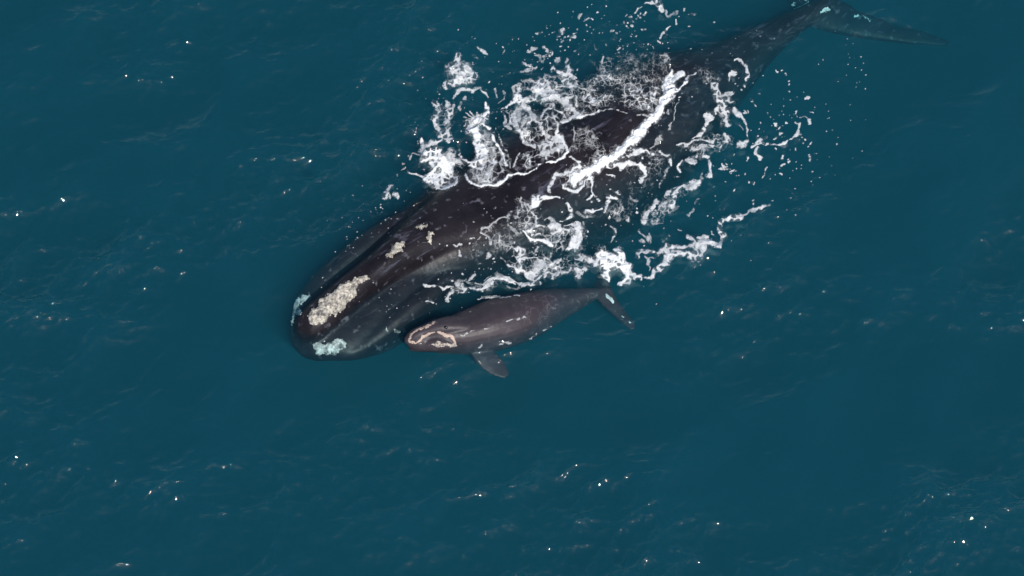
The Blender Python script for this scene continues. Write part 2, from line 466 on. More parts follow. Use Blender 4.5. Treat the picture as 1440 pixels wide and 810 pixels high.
# arched lower lips, a long bow on either side of the rostrum
for sg in (-1, 1):
    rr = []
    dl = .10 if sg > 0 else 0.0
    lip = [(.05, .34, .10, -.50), (.5, .72, .22, -.36), (1.2, .93, .30, -.17 - dl), (2.0, 1.0, .32, -.06 - dl), (2.8, 1.0, .32, -.05 - dl), (3.6, .96, .26, -.14 - dl), (4.3, .94, .14, -.35)]
    for s in np.linspace(.05, 4.3, 22):
        off, w, zt = interp(lip, s)
        c, sd, al = MS.frame(s)
        hh = .08 + .42 * sstep(0, 2.0, s)
        rr.append(ring(c + sd * (sg * off * .86 + .10) + Z * (zt - hh) - LOC, sd * w, Z * hh, Z * -hh, 14, 0.9))
    add_loft(bm, rr)
# flippers
for sg in (-1, 1):
    c, sd, al = MS.frame(4.7)
    rr = []
    for t in np.linspace(0, 1, 12):
        w = .36 + .32 * math.sin(math.pi * min(1, t * 1.05) ** 0.9) - .22 * t ** 3
        p = c + sd * sg * (1.0 + 1.15 * t) + al * (1.05 * t) + Z * (-1.5 - .8 * t)
        rr.append(ring(p - LOC, al * w * 0.9 - sd * sg * w * 0.35, Z * (.16 * (1 - .6 * t)), Z * (-.16 * (1 - .6 * t)), 14))
    add_loft(bm, rr)
# flukes
for sg in (-1, 1):
    rr = []
    for t in np.linspace(0, 1, 18):
        c, sd, al = MS.frame(13.75)
        a_ = math.radians(24); sd, al = sd * math.cos(a_) + al * math.sin(a_), al * math.cos(a_) - sd * math.sin(a_)
        lead = -.45 + 1.75 * t ** 1.15
        trail = .62 + 1.0 * t ** 1.8 + .035 * math.sin(t * 19) + .02 * math.sin(t * 41 + 1) - .18 * math.exp(-(t / .12) ** 2)
        if t > .9: trail = trail - (t - .9) * 1.2
        a = (trail - lead) / 2; mid = (trail + lead) / 2
        p = c + al * mid + sd * sg * (2.52 * t) + Z * (-.52 - .95 * t ** .7)
        th = .14 * (1 - t) + .035
        rr.append(ring(p - LOC, al * max(a, .05), Z * th, Z * -th, 16))
    add_loft(bm, rr)
body = remesh('body', bm, 0.04, 7, M_SKIN, whale)
BM_ = bvh_of(body)

def cast(bvh, u, v):
    h = bvh.ray_cast(Vector(CAM), Vector(ray_dir(u, v)))
    return (np.array(h[0]), np.array(h[1])) if h[0] is not None else (None, None)
def crust(name, bvh, parent, outline, height, mat, lump=5.5, step=1.1, seed=1, label=None, rag=17.0):
    """raised uneven crust growing on the skin; outline = list of (u, v, radius) beads along its run"""
    o = np.array(outline, float)
    u0, v0 = (o[:, 0] - o[:, 2]).min() - 3, (o[:, 1] - o[:, 2]).min() - 3
    u1, v1 = (o[:, 0] + o[:, 2]).max() + 3, (o[:, 1] + o[:, 2]).max() + 3
    us = np.arange(u0, u1 + step, step); vs_ = np.arange(v0, v1 + step, step)
    U, V = np.meshgrid(us, vs_, indexing='ij')
    wu = U + (fbm(U, V, 8, 4, seed, .65) - .5) * rag; wv = V + (fbm(U, V, 8, 4, seed + 40, .65) - .5) * rag
    D = np.full(U.shape, -9.0)
    seg = [(o[i], o[i + 1]) for i in range(len(o) - 1)] or [(o[0], o[0])]
    for a, b in seg:
        ab = b[:2] - a[:2]; q = np.clip(((wu - a[0]) * ab[0] + (wv - a[1]) * ab[1]) / max(ab @ ab, 1e-6), 0, 1)
        d = np.hypot(wu - a[0] - ab[0] * q, wv - a[1] - ab[1] * q)
        D = np.maximum(D, 1 - d / (a[2] + (b[2] - a[2]) * q))
    f1, f2 = voronoi(U + (wu - U) * .5, V + (wv - V) * .5, lump * .45, seed + 3)
    H = sstep(0, .5, D) * height * (.15 + .3 * np.clip(1 - f1, 0, 1) + .6 * fbm(U, V, 4, 3, seed + 9) + .9 * fbm(U, V, 13, 2, seed + 19) ** 1.5) - .010
    idx = -np.ones(U.shape, int); verts = []; nrm = []
    for i in range(U.shape[0]):
        for j in range(U.shape[1]):
            if D[i, j] < -.08: continue
            p, n = cast(bvh, U[i, j], V[i, j])
            if p is None: continue
            idx[i, j] = len(verts); verts.append(p + n * H[i, j])
    faces = []
    for i in range(U.shape[0] - 1):
        for j in range(U.shape[1] - 1):
            q = (idx[i, j], idx[i, j + 1], idx[i + 1, j + 1], idx[i + 1, j])
            if min(q) >= 0: faces.append(q)
    if not faces: return None
    par = list(range(len(verts)))
    def find(a):
        while par[a] != a: par[a] = par[par[a]]; a = par[a]
        return a
    for f in faces:
        for k in f[1:]: par[find(k)] = find(f[0])
    cnt = {}
    for f in faces: cnt[find(f[0])] = cnt.get(find(f[0]), 0) + 1
    top = max(cnt, key=cnt.get)
    faces = [f for f in faces if find(f[0]) == top]
    ids = sorted({k for f in faces for k in f}); mp_ = {k: i for i, k in enumerate(ids)}
    verts = [verts[k] for k in ids]; faces = [tuple(mp_[k] for k in f) for f in faces]
    ob = link_mesh(name, np.array(verts) - np.array(parent.location), faces, mat, parent)
    if label: ob['label'] = label
    return ob

crust('callosity', BM_, whale, [(444, 447, 12), (460, 433, 17), (476, 419, 16), (492, 406, 12), (499, 398, 7)], .085, M_CALL, seed=3, label='large cream crust along the snout tip')
crust('callosity', BM_, whale, [(506, 397, 4), (514, 391, 6)], .05, M_CALL, seed=5)
crust('callosity', BM_, whale, [(549, 356, 5), (558, 350, 7), (568, 345, 5)], .05, M_CALL, seed=7)
crust('callosity', BM_, whale, [(590, 319, 4), (598, 320, 4)], .04, M_CALL, seed=9)
crust('callosity', BM_, whale, [(605, 328, 4), (605, 338, 4)], .03, M_CALL, seed=11)
crust('lip_callosity', BM_, whale, [(450, 490, 10), (464, 491, 13), (476, 484, 8), (478, 480, 5)], .03, M_LICE, rag=24.0, seed=13, label='pale crust at the tip of the lower lip, under water')
crust('lip_callosity', BM_, whale, [(409, 452, 5), (412, 440, 7), (420, 428, 5), (430, 418, 4), (437, 408, 3)], .03, M_LICE, rag=24.0, seed=15)
crust('lip_callosity', BM_, whale, [(543, 461, 4)], .04, M_LICE, rag=24.0, seed=19)
crust('lip_callosity', BM_, whale, [(557, 464, 4)], .04, M_LICE, rag=24.0, seed=21)
crust('fluke_scar', BM_, whale, [(1118, 7, 7), (1126, 5, 9), (1134, 3, 8)], .012, M_PALE, rag=9.0, seed=23, label='white scar at the root of the tail')
crust('fluke_scar', BM_, whale, [(1154, 15, 5), (1163, 13, 6)], .012, M_PALE, seed=25)
crust('fluke_scar', BM_, whale, [(1326, 33, 5), (1333, 32, 4)], .012, M_PALE, seed=27)
crust('fluke_scar', BM_, whale, [(1200, 22, 3), (1212, 25, 3), (1224, 27, 2)], .01, M_PALE, seed=24)
crust('blowhole', BM_, whale, [(577, 331, 2.2), (584, 326, 2.6), (588, 323, 1.8)], .014, M_HOLE, rag=3.0, seed=29, step=1.0)
crust('blowhole', BM_, whale, [(588, 345, 2.0), (596, 340, 2.6), (602, 341, 1.8)], .014, M_HOLE, rag=3.0, seed=31, step=1.0)

# ------------------------------------------------------------------ the calf
c_pts = [at(571, 480), at(640, 466), at(720, 438), at(790, 408), at(850, 391), at(880, 384)]
CS = Spine(c_pts)
calf = root('right_whale_calf', tuple(CS.frame(2.0)[0]), 'small grey brown whale calf swimming at the side of the huge adult', 'whale calf')
LOC2 = np.array(calf.location)
RL = math.radians(24)
bm = bmesh.new()
ctor = [(.02, .10, -.02, .08, .10), (.12, .17, -.02, .15, .2), (.5, .25, -.04, .22, .32), (.95, .38, -.08, .35, .42), (1.4, .49, -.12, .44, .50), (2.0, .56, -.17, .48, .56), (2.6, .53, -.29, .44, .52), (3.2, .40, -.40, .36, .40), (3.7, .25, -.47, .24, .28), (4.15, .12, -.46, .13, .14), (4.5, .07, -.5, .06, .06)]
rr = []
for s in np.linspace(.02, 4.5, 40):
    hw, zc, ht, hb = interp(ctor, s)
    c, sd, al = CS.frame(s); A, U_ = roll_frame(sd, -RL * sstep(4.0, 1.0, s) if False else -RL)
    zc -= .08 * sstep(.6, 1.6, s)
    rr.append(ring(c + Z * zc - LOC2, A * hw, U_ * ht, -U_ * hb, 28, 0.95))
add_loft(bm, rr)
# rostrum ridge and lower lip
cro = [(-.03, .06, .07, -.05), (.08, .13, .17, -.05), (.4, .15, .30, -.05), (.8, .21, .37, -.05), (1.1, .24, .32, -.05), (1.6, .26, .16, -.05)]
rr = []
for s in np.linspace(-.03, 1.6, 18):
    hw, zt, zb = interp(cro, s)
    c, sd, al = CS.frame(s); A, U_ = roll_frame(sd, -RL)
    rr.append(ring(c + U_ * (zt + zb) / 2 - LOC2, A * hw, U_ * (zt - zb) / 2, -U_ * (zt - zb) / 2, 18, 0.85))
add_loft(bm, rr)
for sg in (-1, 1):
    rr = []
    for t in np.linspace(0, 1, 12):
        s = .05 + 1.05 * t
        c, sd, al = CS.frame(s); A, U_ = roll_frame(sd, -RL)
        off = .08 + .24 * math.sin(min(1, t * 1.2) * math.pi / 2); zt = -.10 + .16 * math.sin(math.pi * t)
        k = .12 + .88 * math.sin(math.pi * (.03 + .9 * t)) ** .8
        rr.append(ring(c + A * sg * (off - .05) + U_ * (zt - .10) - LOC2, A * (.12 * k), U_ * (.13 * k), -U_ * (.17 * k), 14))
    add_loft(bm, rr)
# flippers
for sg in (-1, 1):
    rr = []
    for t in np.linspace(0, 1, 12):
        c, sd, al = CS.frame(1.22)
        w = .13 + .11 * math.sin(math.pi * min(1, t) ** 1.2) - .05 * t ** 4
        p = c + sd * sg * (.30 + .82 * t * (1 if sg > 0 else .5)) + al * (.06 + .50 * t) + Z * (-.22 - .22 * t - (.6 * t + .15) * (sg < 0))
        rr.append(ring(p - LOC2, (al * .88 - sd * sg * .45) * w, Z * (.06 * (1 - .6 * t)), Z * (-.06 * (1 - .6 * t)), 12))
    add_loft(bm, rr)
for sg in (-1, 1):
    rr = []
    for t in np.linspace(0, 1, 14):
        c, sd, al = CS.frame(4.3)
        lead = -.20 + .42 * t ** 1.2; trail = .24 + .20 * t ** 2
        if t > .88: trail -= (t - .88) * .8
        p = c + al * (lead + trail) / 2 + sd * sg * (1.0 * t) + al * .12 * t + Z * (-.50 - .12 * t - .55 * t * (sg < 0))
        th = .05 * (1 - t) + .02
        rr.append(ring(p - LOC2, al * max((trail - lead) / 2, .03), Z * th, -Z * th, 12))
    add_loft(bm, rr)
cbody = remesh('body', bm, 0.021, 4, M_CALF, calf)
BC = bvh_of(cbody)
crust('callosity', BC, calf, [(612, 453, 2.2), (602, 459, 2.4), (588, 464, 2.2), (578, 470, 2.4), (575, 478, 2.4), (583, 484, 2.2)], .016, M_PINK, step=.8, rag=7.0, lump=3.0, seed=51, label='pinkish cream rim round the snout')
crust('callosity', BC, calf, [(585, 482, 1.8), (594, 475, 2.6), (603, 469, 3.0), (611, 467.5, 1.6)], .018, M_PINK, step=.8, rag=7.0, lump=3.0, seed=53, label='pinkish cream line along the mouth')
crust('callosity', BC, calf, [(614, 468, 1.6), (624, 470, 3.2), (634, 473, 3.4), (639, 478, 2.4), (641, 484, 1.6)], .02, M_PINK, step=.8, rag=7.0, lump=3.0, seed=54)
crust('callosity', BC, calf, [(606, 485, 2.6), (618, 484, 4.5), (630, 486, 4.0), (640, 488, 2.8)], .016, M_LICE2, step=.8, rag=12.0, lump=3.0, seed=55)
crust('callosity', BC, calf, [(590, 483, 2.0), (598, 482, 2.4)], .012, M_LICE2, step=.8, rag=8.0, lump=3.0, seed=56)
crust('fluke_scar', BC, calf, [(853, 414, 3.5), (858, 420, 4), (862, 425, 3)], .012, M_PALE, rag=5.0, seed=61, label='pale patch on the tail edge, under water')
crust('fluke_scar', BC, calf, [(874, 446, 5), (880, 450, 6), (884, 455, 5)], .012, M_PALE, rag=6.0, seed=62)
crust('flipper_scar', BC, calf, [(657, 491, 2), (666, 490, 2.4), (674, 489, 1.6)], .005, M_PALE, rag=6.0, seed=63)
crust('flipper_scar', BC, calf, [(685, 528, 2.4), (690, 525, 2.0)], .005, M_PALE, rag=6.0, seed=64)
crust('eye', BC, calf, [(626, 460, 2.4), (628, 461, 2.2)], .02, M_EYE, rag=2.0, step=.7, seed=57)

# ------------------------------------------------------------------ surface under the foam
HX = np.arange(-6.2, 8.3, 0.05); HY = np.arange(-2.2, 8.2, 0.05)
HZ = np.full((len(HX), len(HY)), -5.0)
dn = Vector((0, 0, -1))
for i, x in enumerate(HX):
    for j, y in enumerate(HY):
        for b in (BM_, BC):
            h = b.ray_cast(Vector((x, y, 5)), dn)
            if h[0] is not None: HZ[i, j] = max(HZ[i, j], h[0].z)
def whale_top(X, Y):
    x = np.clip((X - HX[0]) / .05, 0, len(HX) - 1.001); y = np.clip((Y - HY[0]) / .05, 0, len(HY) - 1.001)
    xi = x.astype(int); yi = y.astype(int); fx = x - xi; fy = y - yi
    return (HZ[xi, yi] * (1 - fx) + HZ[xi + 1, yi] * fx) * (1 - fy) + (HZ[xi, yi + 1] * (1 - fx) + HZ[xi + 1, yi + 1] * fx) * fy

# ------------------------------------------------------------------ foam
# survey sheets: origin and scale of each sheet on the chart
SH = {'A': (480, 60, 3.683), 'B': (640, 60, 3.857), 'C': (780, 60, 4.05), 'D': (960, 80, 4.05), 'E': (680, 240, 4.5), 'F': (880, 200, 3.68), 'G': (600, 330, 7.2), 'H': (720, 0, 5.14)}
STROKES = []; AREAS = []
def K(sh, pts, inten=1.0, kind='s'):
    ox, oy, k = SH[sh]
    STROKES.append(([(ox + p[0] / k, oy + p[1] / k, max(p[2] / k, 1.0)) for p in pts], inten, kind))
def P(sh, pts, inten, cell, kind='lace'):
    ox, oy, k = SH[sh]
    AREAS.append(([(ox + p[0] / k, oy + p[1] / k) for p in pts], inten, cell, kind))
# -- sheet A
K('A', [(600, 70, 18), (590, 130, 28), (620, 170, 36), (600, 200, 26), (535, 230, 8)], .85); K('A', [(640, 110, 22), (660, 170, 28), (685, 198, 14)], .85)
K('A', [(585, 275, 10), (620, 255, 11), (690, 250, 10), (720, 220, 14), (745, 260, 12), (755, 290, 8)], .8)
K('A', [(480, 290, 8), (490, 350, 20), (475, 400, 18), (520, 450, 26), (560, 490, 22)], .8); K('A', [(540, 300, 14), (545, 370, 20), (560, 430, 18), (565, 500, 18)], .8); K('A', [(550, 390, 8), (565, 350, 10), (580, 325, 8)], .8)
K('A', [(490, 590, 70), (540, 650, 75), (480, 690, 40)], .95); K('A', [(430, 620, 22), (470, 580, 30)], .9); K('A', [(560, 600, 40), (620, 640, 30)], .75)
K('A', [(450, 762, 9), (530, 752, 10), (580, 735, 9), (605, 700, 8)], 1, 'e'); K('A', [(470, 740, 18), (560, 720, 20)], .8)
K('A', [(410, 510, 10), (430, 545, 8)], .9); K('A', [(420, 520, 12), (470, 512, 14), (530, 500, 12), (560, 515, 10)], .85); K('A', [(365, 685, 6), (400, 690, 8), (440, 710, 12)], .9)
K('A', [(700, 400, 38), (690, 410, 30)], 1.2); K('A', [(720, 385, 18), (745, 350, 16), (735, 315, 12)], 1.0); K('A', [(750, 340, 10), (755, 390, 6)], 1)
for a in range(0, 360, 24):
    K('A', [(698, 402, 12), (698 + 62 * math.cos(math.radians(a)), 402 + 50 * math.sin(math.radians(a)), 4)], .8)
K('A', [(730, 425, 9), (770, 445, 10), (795, 510, 9), (830, 570, 6), (858, 640, 5)], 1, 'e'); K('A', [(800, 440, 4), (835, 520, 5), (870, 600, 4), (880, 650, 4)], .7, 'e')
K('A', [(700, 460, 26), (690, 540, 26), (725, 590, 24), (715, 650, 26), (660, 655, 14)], .95); K('A', [(720, 560, 18), (722, 640, 20)], 1.2)
K('A', [(620, 590, 10), (650, 640, 14), (700, 650, 16)], .9); K('A', [(690, 690, 28), (760, 705, 30), (795, 650, 22)], .7); K('A', [(750, 480, 22), (760, 560, 26), (800, 600, 14)], .6)
K('A', [(240, 745, 9), (230, 800, 14)], .8); K('A', [(280, 780, 12), (305, 800, 12)], .8); K('A', [(320, 665, 8), (345, 655, 9)], .7); K('A', [(290, 690, 8)], .7); K('A', [(255, 800, 10)], .7)
K('A', [(355, 610, 5), (360, 580, 5), (420, 570, 6)], .7); K('A', [(620, 310, 9), (615, 340, 8), (625, 365, 6)], .7); K('A', [(640, 290, 12), (665, 295, 8)], .7)
K('A', [(790, 260, 7), (800, 290, 6)], .7); K('A', [(835, 270, 5), (835, 300, 4)], .6); K('A', [(700, 35, 5), (725, 55, 7), (755, 62, 5)], .8); K('A', [(850, 30, 6), (835, 50, 4)], .7)
P('A', [(400, 560), (600, 540), (640, 640), (600, 740), (450, 760)], .55, 7); P('A', [(640, 440), (740, 420), (840, 580), (884, 680), (780, 740), (650, 720), (700, 600)], .72, 6.5)
P('A', [(470, 290), (600, 300), (590, 520), (480, 440)], .35, 8); P('A', [(570, 60), (660, 90), (700, 210), (540, 235)], .45, 5)
# -- sheet B
K('B', [(50, 720, 7), (80, 758, 9), (150, 775, 9), (230, 765, 9), (290, 725, 9), (310, 712, 8), (400, 705, 8), (445, 685, 9), (460, 662, 8), (540, 645, 10), (590, 620, 10), (612, 595, 10)], 1.06, 'e')
K('B', [(612, 595, 10), (595, 560, 9), (570, 525, 14), (550, 490, 12), (550, 445, 10), (600, 425, 9), (650, 408, 12), (682, 408, 14), (720, 392, 9), (771, 370, 8)], .95, 'e')
K('B', [(345, 270, 20), (360, 330, 22), (400, 380, 24), (440, 430, 22), (480, 500, 20), (500, 540, 14)], .85); K('B', [(480, 180, 18), (500, 240, 26), (470, 275, 32), (530, 300, 20), (600, 340, 24), (680, 400, 16)], .85)
K('B', [(390, 325, 20), (470, 300, 24)], .8); K('B', [(530, 130, 12), (560, 140, 10), (600, 165, 16), (622, 125, 12), (610, 105, 10)], .9); K('B', [(650, 185, 8), (632, 180, 10)], .9)
K('B', [(275, 370, 6), (330, 320, 9), (345, 280, 12)], .9); K('B', [(330, 395, 10), (350, 430, 12), (372, 480, 13), (365, 525, 9), (430, 545, 14), (500, 560, 16), (560, 520, 16)], .85)
K('B', [(270, 390, 5), (285, 430, 5), (320, 458, 5)], .8); K('B', [(345, 580, 7), (330, 630, 6), (312, 700, 7)], .85, 'e'); K('B', [(360, 590, 9), (420, 620, 10), (480, 590, 14), (560, 570, 14)], .8)
K('B', [(340, 370, 14), (380, 420, 16), (395, 500, 10)], .7); K('B', [(540, 230, 6), (640, 240, 6), (771, 262, 5)], .8); K('B', [(540, 270, 9), (560, 320, 8), (650, 300, 8), (665, 350, 10)], .8)
K('B', [(455, 430, 7), (480, 385, 7), (530, 370, 7), (580, 390, 6)], .9); K('B', [(640, 440, 4), (648, 480, 4), (640, 540, 4), (615, 590, 5)], .7, 'e'); K('B', [(620, 620, 5), (700, 672, 7)], .9, 'e')
K('B', [(380, 100, 9), (400, 115, 8)], .8); K('B', [(375, 150, 8), (400, 130, 8), (435, 118, 6)], .7); K('B', [(475, 10, 6), (490, 45, 8), (505, 58, 8)], .8)
K('B', [(330, 245, 14), (355, 225, 10)], .7); K('B', [(650, 440, 3), (740, 510, 4), (771, 520, 3)], .7, 'e'); K('B', [(250, 320, 6), (240, 350, 5)], .5)
P('B', [(330, 230), (480, 160), (560, 170), (620, 90), (650, 180), (780, 250), (780, 370), (690, 400), (560, 435), (540, 480), (600, 580), (590, 610), (450, 670), (320, 705), (345, 570), (390, 540), (300, 450), (270, 380), (345, 280)], .80, 6.2)
P('B', [(150, 440), (260, 500), (310, 650), (290, 720), (220, 700), (240, 560)], .42, 5); P('B', [(620, 440), (771, 480), (771, 640), (700, 670), (620, 600)], .40, 5.5)
# -- sheet C
K('C', [(655, 160, 16), (640, 215, 40), (640, 280, 36), (600, 350, 28), (560, 420, 22), (510, 490, 22), (450, 560, 22), (390, 610, 24), (330, 650, 36), (250, 690, 34), (170, 740, 32), (110, 775, 32)], 1.35)
K('C', [(725, 170, 14), (680, 195, 20), (640, 220, 20)], 1.1); K('C', [(785, 180, 8), (745, 235, 18), (700, 265, 18), (650, 270, 20)], 1.0); K('C', [(658, 150, 6), (640, 100, 5), (600, 80, 4)], .7)
K('C', [(0, 470, 6), (60, 440, 7), (140, 430, 9), (240, 390, 4.5), (330, 385, 4), (420, 410, 5), (490, 415, 8), (535, 420, 7)], .68, 'e')
K('C', [(90, 650, 6), (165, 705, 8)], .9, 'e'); K('C', [(110, 480, 3), (110, 560, 3), (85, 620, 4)], .6, 'e')
K('C', [(410, 662, 9), (490, 615, 12), (565, 625, 13)], .9); K('C', [(310, 705, 14), (400, 715, 18), (480, 700, 12), (505, 760, 13), (490, 790, 8)], .95); K('C', [(290, 750, 12), (330, 770, 10)], .9)
K('C', [(600, 610, 13), (640, 650, 13), (655, 690, 9)], .85); K('C', [(720, 690, 8), (710, 720, 18), (725, 745, 12)], .95); K('C', [(720, 690, 8), (760, 680, 7), (805, 672, 6)], .8)
K('C', [(690, 580, 5), (740, 585, 12), (765, 600, 7)], .85); K('C', [(800, 545, 8), (835, 525, 14), (870, 480, 12), (890, 420, 8)], .85); K('C', [(640, 470, 7), (672, 420, 5), (712, 330, 5)], .7)
K('C', [(600, 530, 10), (560, 600, 8)], .6); K('C', [(620, 760, 10), (640, 710, 9)], .6); K('C', [(680, 780, 14)], .7); K('C', [(790, 610, 16), (840, 620, 10), (870, 650, 12)], .7)
K('C', [(60, 90, 14), (90, 150, 14), (60, 180, 10)], .8); K('C', [(120, 185, 8), (90, 205, 8)], .8)
for q in range(90):
    t = rng.random(); cx = 655 - 360 * t; cyy = 260 + 420 * t ** 1.05
    o = 30 + 45 * rng.random() ** 1.4
    K('C', [(cx + o, cyy + o * .55, 3 + 3.5 * rng.random())], .8)
P('C', [(0, 230), (150, 200), (250, 170), (350, 100), (500, 90), (620, 130), (610, 200), (590, 330), (545, 410), (400, 400), (250, 382), (150, 428), (0, 420)], .56, 4.2)
P('C', [(90, 480), (200, 520), (380, 600), (300, 660), (180, 700), (90, 640)], .46, 5); P('C', [(330, 70), (560, 50), (650, 110), (500, 160)], .42, 4)
# -- sheet D
K('D', [(295, 18, 8), (320, 15, 7), (345, 45, 6), (365, 80, 8), (365, 130, 6)], .85); K('D', [(350, 180, 9)], .8); K('D', [(320, 187, 7)], .7); K('D', [(290, 105, 8), (265, 130, 6), (258, 150, 6)], .8)
K('D', [(165, 172, 14), (205, 185, 18), (230, 220, 14), (215, 255, 20), (240, 320, 20), (230, 380, 12), (250, 393, 10)], .85); K('D', [(240, 230, 12), (275, 225, 6)], .8); K('D', [(270, 250, 12), (285, 275, 10)], .75); K('D', [(200, 300, 12), (165, 325, 8), (137, 352, 5)], .85)
K('D', [(300, 320, 16), (340, 378, 14), (370, 410, 15), (362, 465, 20), (315, 490, 22)], .85); K('D', [(290, 410, 6), (330, 425, 7)], .6); K('D', [(345, 325, 5), (375, 318, 6)], .7)
K('D', [(225, 445, 16), (240, 488, 20), (200, 520, 10), (205, 540, 6)], .85); K('D', [(88, 455, 14), (110, 428, 12), (150, 390, 8)], .8); K('D', [(15, 510, 14), (60, 480, 6), (130, 480, 7), (165, 490, 13)], .85); K('D', [(80, 540, 13), (150, 525, 14), (190, 505, 9)], .85)
K('D', [(90, 575, 6), (145, 575, 13), (165, 630, 15), (160, 665, 14)], .9); K('D', [(0, 608, 10), (35, 592, 7), (75, 595, 5)], .85)
K('D', [(395, 512, 5), (440, 485, 12), (465, 440, 8)], .85); K('D', [(430, 455, 8), (460, 490, 9), (520, 510, 5), (580, 503, 15), (610, 478, 16), (635, 440, 13), (650, 400, 7), (665, 370, 11)], .85); K('D', [(640, 350, 5), (665, 365, 8)], .7)
K('D', [(432, 520, 8), (415, 565, 8), (450, 582, 9), (445, 605, 6)], .8); K('D', [(545, 440, 9), (525, 455, 9), (508, 466, 5)], .8); K('D', [(718, 355, 9), (715, 390, 9)], .85); K('D', [(675, 335, 4), (710, 345, 5)], .6)
for a in [(570, 570, 8), (565, 612, 8), (605, 600, 7), (360, 595, 9), (405, 722, 12), (370, 722, 6), (555, 660, 6), (717, 575, 9), (677, 622, 6), (718, 488, 6), (735, 545, 5), (665, 537, 6), (520, 380, 9), (575, 355, 10), (445, 395, 8), (540, 400, 6), (285, 665, 9), (710, 240, 9), (545, 92, 6), (570, 83, 5), (612, 170, 6), (655, 297, 6), (738, 290, 5), (585, 280, 5), (430, 280, 6), (510, 530, 6), (280, 768, 6)]:
    K('D', [a, (a[0] + 6 * rng.normal(), a[1] + 6 * rng.normal(), a[2] * .6)], .85)
K('D', [(390, 240, 5), (398, 262, 6), (418, 268, 7), (405, 240, 4)], .8); K('D', [(215, 635, 13), (255, 638, 10), (240, 600, 5)], .8); K('D', [(485, 635, 9), (465, 660, 5), (460, 690, 5)], .75); K('D', [(10, 765, 16), (45, 745, 16), (80, 722, 14)], .8)
P('D', [(180, 160), (260, 240), (250, 420), (300, 520), (60, 600), (60, 480), (200, 400)], .40, 5); P('D', [(60, 60), (200, 60), (230, 160), (80, 180)], .33, 3)
# -- sheet E
K('E', [(470, 15, 10), (440, 75, 12), (420, 130, 14)], .85); K('E', [(300, 205, 26), (350, 180, 22), (410, 165, 18), (470, 180, 14)], 1.0); K('E', [(285, 220, 14), (300, 250, 14)], .85)
K('E', [(590, 0, 30), (545, 50, 14), (520, 85, 13), (600, 112, 16), (680, 60, 14), (690, 150, 8), (662, 178, 6)], .95); K('E', [(690, 150, 8), (725, 180, 6)], .85); K('E', [(620, 10, 24), (660, 40, 18)], .95); K('E', [(480, 25, 9), (530, 30, 12)], .85)
K('E', [(300, 260, 16), (360, 290, 18), (348, 335, 20), (400, 350, 24), (470, 330, 14), (490, 370, 12), (430, 385, 9)], .85); K('E', [(400, 300, 9), (460, 310, 8), (490, 340, 8)], .8)
K('E', [(265, 375, 22), (310, 420, 20), (360, 435, 14), (412, 458, 9)], 1.05); K('E', [(325, 390, 12), (385, 400, 11)], .9); K('E', [(540, 215, 12), (560, 260, 14)], .9); K('E', [(490, 310, 8), (560, 295, 12)], .9); K('E', [(658, 256, 10), (735, 233, 9)], .9)
K('E', [(770, 160, 14), (775, 220, 10), (745, 262, 6)], .9); K('E', [(790, 170, 14), (840, 180, 15), (872, 208, 16)], .9); K('E', [(790, 120, 6), (860, 145, 8)], .8); K('E', [(600, 345, 12), (590, 400, 18), (565, 460, 25), (520, 500, 14)], .9); K('E', [(625, 335, 8), (645, 385, 6)], .85); K('E', [(580, 510, 10)], .7); K('E', [(520, 340, 6), (590, 355, 8)], .8)
K('E', [(190, 480, 10), (240, 500, 17), (225, 545, 20), (260, 565, 12), (320, 580, 8)], .9); K('E', [(150, 583, 13), (210, 608, 16), (270, 640, 20), (340, 655, 22)], .9)
K('E', [(330, 600, 22), (400, 600, 22), (440, 575, 22), (480, 548, 20)], .8); K('E', [(340, 655, 20), (400, 650, 22), (470, 640, 20), (560, 620, 16), (600, 640, 24)], .82); K('E', [(580, 560, 24), (640, 565, 32), (690, 580, 26)], .82); K('E', [(330, 520, 16), (350, 490, 8)], .7); K('E', [(600, 650, 22), (640, 620, 22)], .8)
K('E', [(735, 555, 42), (800, 595, 52), (785, 650, 28), (805, 690, 18)], 1.05); K('E', [(715, 515, 12), (740, 540, 22)], .9); K('E', [(830, 505, 12), (865, 525, 24), (840, 560, 30), (880, 600, 34), (905, 640, 16), (912, 690, 13), (870, 712, 12)], 1.0); K('E', [(940, 650, 14), (990, 685, 18)], .95)
K('E', [(0, 735, 16), (50, 695, 14), (120, 690, 22), (190, 690, 10), (245, 715, 10), (300, 700, 16), (350, 700, 14)], .82); K('E', [(0, 385, 10), (60, 350, 12), (120, 322, 9), (165, 310, 7)], .7); K('E', [(220, 265, 10), (215, 310, 8)], .7); K('E', [(230, 175, 8), (240, 240, 7)], .7); K('E', [(180, 280, 7), (170, 370, 8), (240, 385, 8)], .6)
K('E', [(110, 430, 8), (140, 470, 9), (190, 480, 9)], .6); K('E', [(0, 400, 8), (35, 420, 7), (40, 450, 6)], .6); K('E', [(45, 540, 7), (30, 575, 6)], .7); K('E', [(110, 540, 5), (135, 565, 5)], .6)
K('E', [(790, 350, 5), (830, 372, 9), (825, 412, 7), (800, 450, 5)], .8, 'e'); K('E', [(780, 290, 14)], .8); K('E', [(905, 305, 10), (930, 312, 6)], .8); K('E', [(835, 298, 13)], .5); K('E', [(930, 180, 10), (960, 200, 8)], .6); K('E', [(610, 270, 10), (640, 300, 10), (700, 290, 8)], .55)
P('E', [(180, 180), (300, 190), (480, 340), (640, 350), (620, 500), (480, 520), (300, 420), (200, 400)], .55, 5); P('E', [(130, 420), (330, 470), (700, 540), (690, 640), (330, 690), (140, 600)], .58, 5); P('E', [(440, 0), (720, 0), (700, 130), (580, 130), (470, 70)], .6, 6); P('E', [(0, 380), (160, 310), (240, 400), (140, 500), (0, 480)], .36, 4.5); P('E', [(580, 240), (760, 240), (960, 180), (960, 300), (660, 320)], .34, 4)
